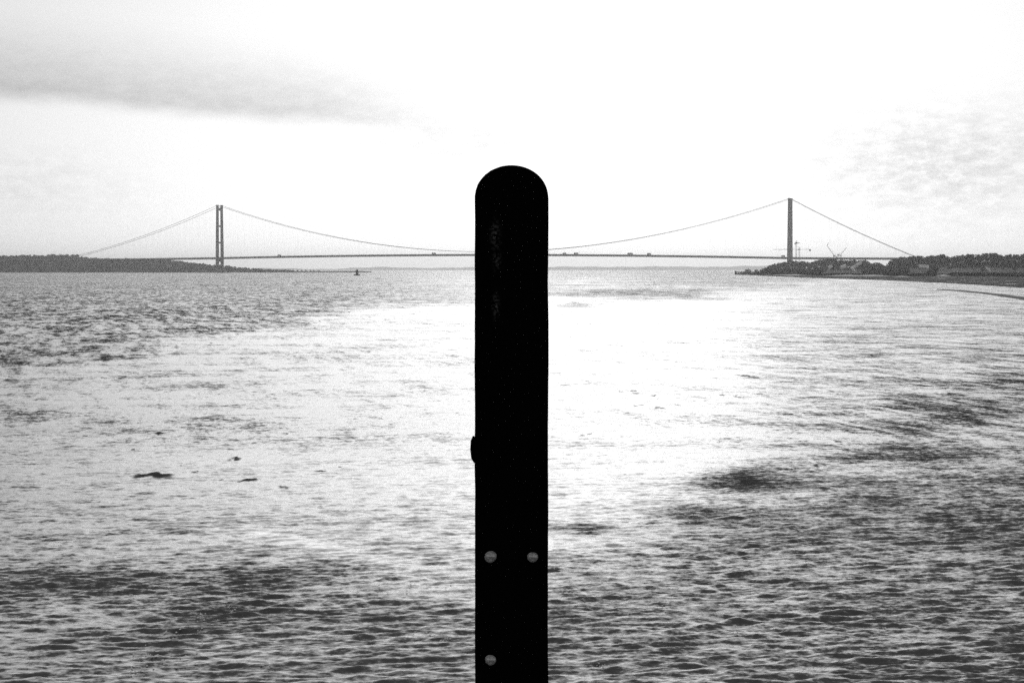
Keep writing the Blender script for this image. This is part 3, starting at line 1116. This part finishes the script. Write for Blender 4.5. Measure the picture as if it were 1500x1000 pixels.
def tower_crane(px_, top_py, D, heading, jib, counter, label, mast_w=2.0):
    gz = 5.0
    base = Vector((xat(px_, D), D, gz))
    t = empty('tower_crane', base, heading)
    tag(t, label, 'crane', 'cranes behind the right bank trees')
    zj = zat(top_py, D) - gz
    lattice(MB(), (0, 0, -1), (0, 0, zj), mast_w, 14, 0.24).build('mast', M_YELL, t)
    MB().box((0, 0, zj + 0.35), (2.6, 2.6, 0.68)).build('slewing_ring', M_DKPAINT, t)
    MB().box((1.2, -1.7, zj + 1.7), (1.6, 1.5, 2.0)).build('cab', M_DKPAINT, t)
    lattice(MB(), (0, 0, zj + 0.7), (0, 0, zj + 7.0), 1.2, 4, 0.25).build('apex', M_YELL, t)
    j = lattice(MB(), (0.7, 0, zj + 1.6), (jib, 0, zj + 1.6), 1.2, 18, 0.2)
    j.build('jib', M_YELL, t)
    c = lattice(MB(), (-0.7, 0, zj + 1.6), (-counter, 0, zj + 1.6), 1.2, 7, 0.2).build('counter_jib', M_YELL, t)
    MB().box((-counter + 1.8, 0, zj - 0.4), (3.6, 2.0, 2.8)).build('counterweight', M_DKPAINT, c)
    tb = MB().bar((0, 0, zj + 7), (jib * 0.66, 0, zj + 2.3), 0.12).bar((0, 0, zj + 7), (-counter * 0.9, 0, zj + 2.3), 0.12)
    tb.build('tie_bars', M_DKPAINT, t)
    return t


tower_crane(1170.8, 366.5, 4300, math.pi, 54.0, 24.5, 'crane with a long horizontal jib crossing the right tower, dark counterweight at its end')
tower_crane(1166.3, 357.0, 4330, R(72), 40.0, 16.0, 'tall crane beside the right tower seen end on with a T shaped head', mast_w=2.4)


def luffing_crane(px_, cab_py, tip, D, label, knee=None):
    gz = 5.0
    base = Vector((xat(px_, D), D, gz))
    t = empty('luffing_crane', base)
    tag(t, label, 'crane', 'cranes behind the right bank trees')
    zc = zat(cab_py, D) - gz
    for o_ in (-3.0, 3.0):
        MB().bar((o_, 0, -1), (o_, 0, zc), 0.9).build('leg', M_YELL, t)
    MB().box((0, 0, zc + 0.5), (8.5, 3.0, 1.0)).build('platform', M_DKPAINT, t)
    MB().box((-2.8, 0, zc + 2.1), (2.6, 2.6, 2.2)).build('machinery_house', M_DKPAINT, t)
    tp = at(tip[0], tip[1], D) - base
    root = Vector((1.6 if tp.x > 0 else -1.6, -0.2, zc + 1.0))
    lattice(MB(), root, tp, 1.2, 12, 0.15).build('jib', M_YELL, t)
    m_ = MB().bar((0, 0, zc + 1), (-0.4 if tp.x > 0 else 0.4, 0, zc + 5.5), 0.5)
    m_.build('back_mast', M_YELL, t)
    MB().bar((-0.4 if tp.x > 0 else 0.4, 0, zc + 5.4), tuple(tp), 0.1).build('luffing_rope', M_DKPAINT, t)
    if knee:
        kp = at(knee[0], knee[1], D) - base
        lattice(MB(), tp, kp, 0.9, 5, 0.22).build('fly_jib', M_YELL, t)
    return t


luffing_crane(1229.6, 374.5, (1240, 362.5), 4200, 'crane on two legs with its short jib raised to the right above the deck')
luffing_crane(1223.5, 376.0, (1211.5, 360.0), 4230, 'crane with a long jib raised to the left and a bent tip above the deck', knee=(1213.8, 355.5))

# ------------------------------------------------------------------ jetty, boathouse, buoy, marker
D = 3000.0
zj = 4.3
j0, j1 = xat(1075.5, D), xat(1122, D)
jt = empty('jetty', (j0, D, 0))
tag(jt, 'dark timber jetty reaching out from the tip of the right bank', 'jetty')
MB().box(((j1 - j0) / 2, 0, zj), (j1 - j0, 3.2, 0.7)).build('deck', M_WOOD, jt)
for i in range(10):
    x_ = 1.2 + i * (j1 - j0 - 2.4) / 9
    for y_ in (-1.3, 1.3):
        MB().bar((x_, y_, -0.7), (x_, y_, zj - 0.352), 0.42).build('pile', M_WOOD, jt)
m_ = MB()
for i in range(5):
    a = i * 6.283 / 5
    m_.tube([(2.2 + 1.5 * math.cos(a), 1.3 * math.sin(a), -0.7), (2.2 + 0.8 * math.cos(a), 0.8 * math.sin(a), zj + 1.2)], 0.55, 6)
m_.build('dolphin', M_WOOD, jt)
MB().bar((0.3, -1.75, zj + 1.1), (j1 - j0, -1.75, zj + 1.1), 0.14).build('handrail', M_WOOD, jt)

D = 3250.0
bx = xat(1095.5, D)
bh = empty('boathouse', (bx, D, 1.6))
tag(bh, 'small pale boathouse with a pitched roof and a mast behind the jetty', 'boathouse')
MB().box((0, 0, 1.5), (10, 6, 4.6)).build('wall', M_WHITE, bh)
m_ = MB()
m_.add([(-5.4, -3.4, 3.81), (5.4, -3.4, 3.81), (5.4, 3.4, 3.81), (-5.4, 3.4, 3.81), (-3.6, 0, 6.3), (3.6, 0, 6.3)], [(3, 2, 1, 0), (0, 1, 5, 4), (2, 3, 4, 5), (1, 2, 5), (3, 0, 4)])
m_.build('roof', M_ROOF, bh)
for x_ in (-3, 0, 3):
    MB().box((x_, -3.03, 2.0), (1.3, 0.08, 1.5)).build('window', M_GLASS, bh)
m_ = MB().tube([(0.4, -1, 5.0), (0.4, -1, 7.2)], [0.9, 0.6], 8).tube([(0.4, -1, 7.2), (0.4, -1, 9.6)], [0.28, 0.15], 6)
m_.build('mast', M_WHITE, bh)

p = on_level(523, 403.6)
bu = empty('light_float', (p.x, p.y, 0))
bu.scale = (1.25, 1.25, 1.25)
tag(bu, 'small dark navigation float with a lattice light tower on open water', 'buoy')
hull = MB()
secs = [(-3.1, 0.3, 0.9), (-2.2, 1.1, 0.55), (0, 1.35, 0.5), (2.2, 1.1, 0.55), (3.1, 0.3, 1.0)]
for x_, hw, zz in secs:
    hull.v += [(x_, -hw, zz + 0.55), (x_, -hw * 0.7, -0.3), (x_, hw * 0.7, -0.3), (x_, hw, zz + 0.55)]
for i in range(4):
    for k in range(4):
        hull.f.append((i * 4 + k, i * 4 + (k + 1) % 4, i * 4 + 4 + (k + 1) % 4, i * 4 + 4 + k))
hull.f += [(3, 2, 1, 0), (16, 17, 18, 19)]
hull.build('hull', M_DKPAINT, bu)
lattice(MB(), (0, 0, 1.0), (0, 0, 5.6), 1.9, 4, 0.4).frustum((0, 0, 0.9), (0, 0, 5.58), (1.7, 1.7), (1.3, 1.3)).build('light_tower', M_DKPAINT, bu)
for a_ in (-0.5, 0.5):
    MB().box((a_, 0, 3.4), (0.9, 1.5, 3.0)).build('daymark_panel', M_DKPAINT, bu)
MB().tube([(0, 0, 5.6), (0, 0, 6.5), (0, 0, 6.8)], [0.45, 0.45, 0.1], 8).build('lantern', M_DKPAINT, bu)

p = on_level(1191, 408.0)
mk = empty('marker_post', (p.x, p.y, 0))
tag(mk, 'thin dark marker post in the shallows off the right bank', 'marker post')
MB().tube([(0, 0, -0.6), (0.1, 0, 3.2)], [0.3, 0.2], 8).build('pole', M_WOOD, mk)
MB().box((0.1, -0.3, 2.7), (1.1, 0.2, 0.8)).build('top_board', M_WOOD, mk)

# ------------------------------------------------------------------ foam flecks and small whitecaps
M_FOAM = material('foam', 0.95, 0.9, 0.2)
rf = random.Random(77)
spots = []
for cx, cy, n, sx, sy in ((225, 960, 34, 26, 16), (205, 985, 22, 18, 8), (285, 940, 16, 14, 24), (295, 905, 12, 12, 10), (335, 895, 10, 12, 8), (258, 925, 10, 16, 10),
                          (620, 930, 16, 26, 4), (650, 937, 8, 16, 3), (560, 860, 14, 70, 14), (390, 976, 7, 10, 3), (905, 926, 9, 10, 4), (880, 975, 7, 8, 4), (1222, 890, 3, 5, 1),
                          (980, 890, 14, 90, 16), (835, 868, 5, 12, 3), (1150, 930, 10, 160, 30)):
    for _ in range(n):
        spots.append((rf.gauss(cx, sx * 0.6), rf.gauss(cy, sy * 0.6), rf.uniform(0.5, 1.7), rf.uniform(0.4, 1.0)))
for _ in range(420):      # whitecaps on the ruffled reach off the left bank
    x_, y_ = rf.uniform(0, 640), 0
    lim = np.interp(x_, [0, 430, 700], [555, 488, 450])
    y_ = 404 + (lim - 404) * rf.random() ** 1.2
    if rf.random() < 1.1 - x_ / 700:
        spots.append((x_, y_, rf.uniform(1.0, 4.5), rf.uniform(0.35, 0.8)))
fm = MB()
for x_, y_, lw, lh in spots:
    if not (690 < x_ < 805):
        p = on_level(x_, y_)
        a, hgt = lw * p.y / F * 1.25, lh * p.y / F * 1.8
        c = Vector((p.x, p.y, water_level(p.x, p.y) + 0.02 + 0.00012 * p.y))
        e = hgt * 2.5
        k = rf.uniform(-0.3, 0.3) * a
        fm.add([c + Vector((-a, 0, 0)), c + Vector((-a * 0.3, -e, 0)), c + Vector((a * 0.5, -e * 0.8, 0)), c + Vector((a, k * 0.3, 0)), c + Vector((0, e, 0)), c + Vector((k, 0, hgt))],
               [(0, 1, 5), (1, 2, 5), (2, 3, 5), (3, 4, 5), (4, 0, 5)])
tag(fm.build('foam', M_FOAM), 'white foam flecks and small whitecaps on the river', 'foam', kind='stuff')

# ------------------------------------------------------------------ pier deck under the viewer and its black post
PD = 2.8
ZD = 6.4
M_POST = bpy.data.materials.new('black_post_paint')
M_POST.use_nodes = True
q = G(M_POST.node_tree)
b = M_POST.node_tree.nodes['Principled BSDF']
b.inputs['Specular IOR Level'].default_value = 0.05
b.inputs['Roughness'].default_value = 0.9
tc = q.node('ShaderNodeTexCoord').outputs['Object']
ox, oy, oz = q.sep(tc)[0:3]
worn = q.m('MAXIMUM', q.gauss(ox, oz, -0.0225, 1.647, 0.0055, 0.016), q.gauss(ox, oz, -0.0215, 1.55, 0.004, 0.014))
worn = q.m('MAXIMUM', worn, q.m('MULTIPLY', q.gauss(ox, oz, -0.0205, 1.613, 0.005, 0.012), 0.7))
nz_ = q.noise(tc, 230.0, 3.0, 0.6).outputs[0]
worn = q.m('MULTIPLY', worn, q.smooth(nz_, 0.45, 0.62))
val = q.m('ADD', 0.0018, q.m('MULTIPLY', worn, 0.12))
M_POST.node_tree.links.new(q.comb(val, val, val), b.inputs['Base Color'])
M_SHINE = material('highlight_zinc', 0.9, 0.4, 0.6)  # paler zinc: the bolts' highlight line is put into this colour
M_BOLT = material('bolt_zinc', 0.55, 0.42, 0.5, 0.5, 260.0, 0.0, 0.5, 300.0)

p0 = at(749.3, 500, PD)
post = empty('mooring_post', (p0.x, PD, ZD))
tag(post, 'tall black round topped post with pale bolt heads, in front of the river', 'post')
hw = 0.5 * (at(803.5, 290, PD).x - at(695.5, 290, PD).x)
ztop, zsh = zat(242, PD) - ZD, zat(291, PD) - ZD
outl = []
r_ = random.Random(3)
for i in range(60):
    z = zsh * i / 59.0
    outl.append((hw + r_.uniform(-0.0004, 0.0003) + 0.0003 * math.sin(z * 190), z))
arc = []
for i in range(1, 40):
    a = math.pi * i / 40
    k = 1 + (r_.uniform(-0.004, 0.004) if i > 20 else 0)
    arc.append((hw * math.cos(a) * k, zsh + (ztop - zsh) * math.sin(a) ** 0.94 * k))
lft = [(-hw + r_.uniform(-0.00028, 0.00028) + 0.0002 * math.sin(z * 170 + 1), z) for (_, z) in reversed(outl)]
loop = outl + arc + lft
TH = 0.045
bm = bmesh.new()
fr = [bm.verts.new((x, 0.0, z)) for x, z in loop]
f0 = bm.faces.new(fr)
ex = bmesh.ops.extrude_face_region(bm, geom=[f0])
for v in ex['geom']:
    if isinstance(v, bmesh.types.BMVert):
        v.co.y += TH
rim = [e for e in bm.edges if abs(e.verts[0].co.y - e.verts[1].co.y) < 1e-6]
bmesh.ops.bevel(bm, geom=rim, offset=0.0012, segments=2, affect='EDGES')
bmesh.ops.recalc_face_normals(bm, faces=bm.faces)
me = bpy.data.meshes.new('upright')
bm.to_mesh(me)
bm.free()
me.materials.append(M_POST)
link(bpy.data.objects.new('upright', me), post)


def bolt(px_, py_, rpx, ang_):
    c = at(px_, py_, PD) - Vector((p0.x, PD, ZD))
    r0 = rpx * PD / F / 1.08
    m_ = MB()
    n = 14
    rings = [(1.12, 0.0005), (1.12, -0.0008), (1.0, -0.001), (1.0, -0.0026), (0.9, -0.0042), (0.6, -0.0056), (0.2, -0.0062)]
    for rr, y_ in rings:
        for k in range(n):
            a = 2 * math.pi * k / n
            e = 1 + 0.05 * math.sin(2 * a + ang_) + 0.03 * math.sin(3 * a)
            m_.v.append((r0 * rr * e * math.cos(a), y_, r0 * rr * e * math.sin(a)))
    for i in range(len(rings) - 1):
        for k in range(n):
            j = (k + 1) % n
            m_.f.append((i * n + k, i * n + j, (i + 1) * n + j, (i + 1) * n + k))
    m_.f.append(tuple((len(rings) - 1) * n + k for k in range(n)))
    o = m_.build('bolt_head', M_BOLT, post, smooth=False, loc=c)
    s_ = MB()
    s_.frustum((-r0 * 0.8, -0.0054, r0 * 0.32), (r0 * 0.8, -0.0054, r0 * 0.2), (0.0017, 0.0040), (0.0012, 0.003), up=(0, 1, 0))
    s_.build('raised_mark', M_SHINE, o)  # pale ridge painted as the highlight across the head
    return o


bolt(718.6, 815, 8.4, 0.3)
bolt(780.2, 815.6, 7.4, 1.4)
bolt(718.6, 966, 7.6, 2.2)
c = at(695.4, 660, PD) - Vector((p0.x, PD, ZD))
lug = MB()
lug.tube([(c.x - 0.0005, 0.02, c.z - 0.0185), (c.x - 0.0022, 0.02, c.z - 0.012), (c.x - 0.003, 0.02, c.z), (c.x - 0.0028, 0.02, c.z + 0.012), (c.x - 0.0012, 0.02, c.z + 0.0185)],
         [0.001, 0.0032, 0.0038, 0.0034, 0.002], 10)
lug.build('hinge_lug', M_POST, post, smooth=True)

M_DECK = material('pier_boards', 0.12, 0.85, 0.3, 0.3, 3.0)
pier = MB().box((0, -1.47, ZD - 0.152), (7.0, 9.0, 0.3))
for x_ in (-3, 3):
    for y_ in (-5, -1.5, 2):
        pier.bar((x_, y_, -0.7), (x_, y_, ZD - 0.303), 0.4)
tag(pier.build('pier_deck', M_DECK), kind='structure')

# ------------------------------------------------------------------ haze over the estuary
M_HAZE = bpy.data.materials.new('haze_air')
M_HAZE.use_nodes = True
t = M_HAZE.node_tree
for n in list(t.nodes):
    t.nodes.remove(n)
mo = t.nodes.new('ShaderNodeOutputMaterial')
pv = t.nodes.new('ShaderNodeVolumePrincipled')
pv.inputs['Color'].default_value = (0.97, 0.97, 0.97, 1)
pv.inputs['Density'].default_value = 5.2e-5
pv.inputs['Anisotropy'].default_value = 0.78
t.links.new(pv.outputs[0], mo.inputs['Volume'])
hz = MB().box((0, 0, 87.5), (60000, 60000, 177.4)).build('haze', M_HAZE)
tag(hz, kind='stuff')
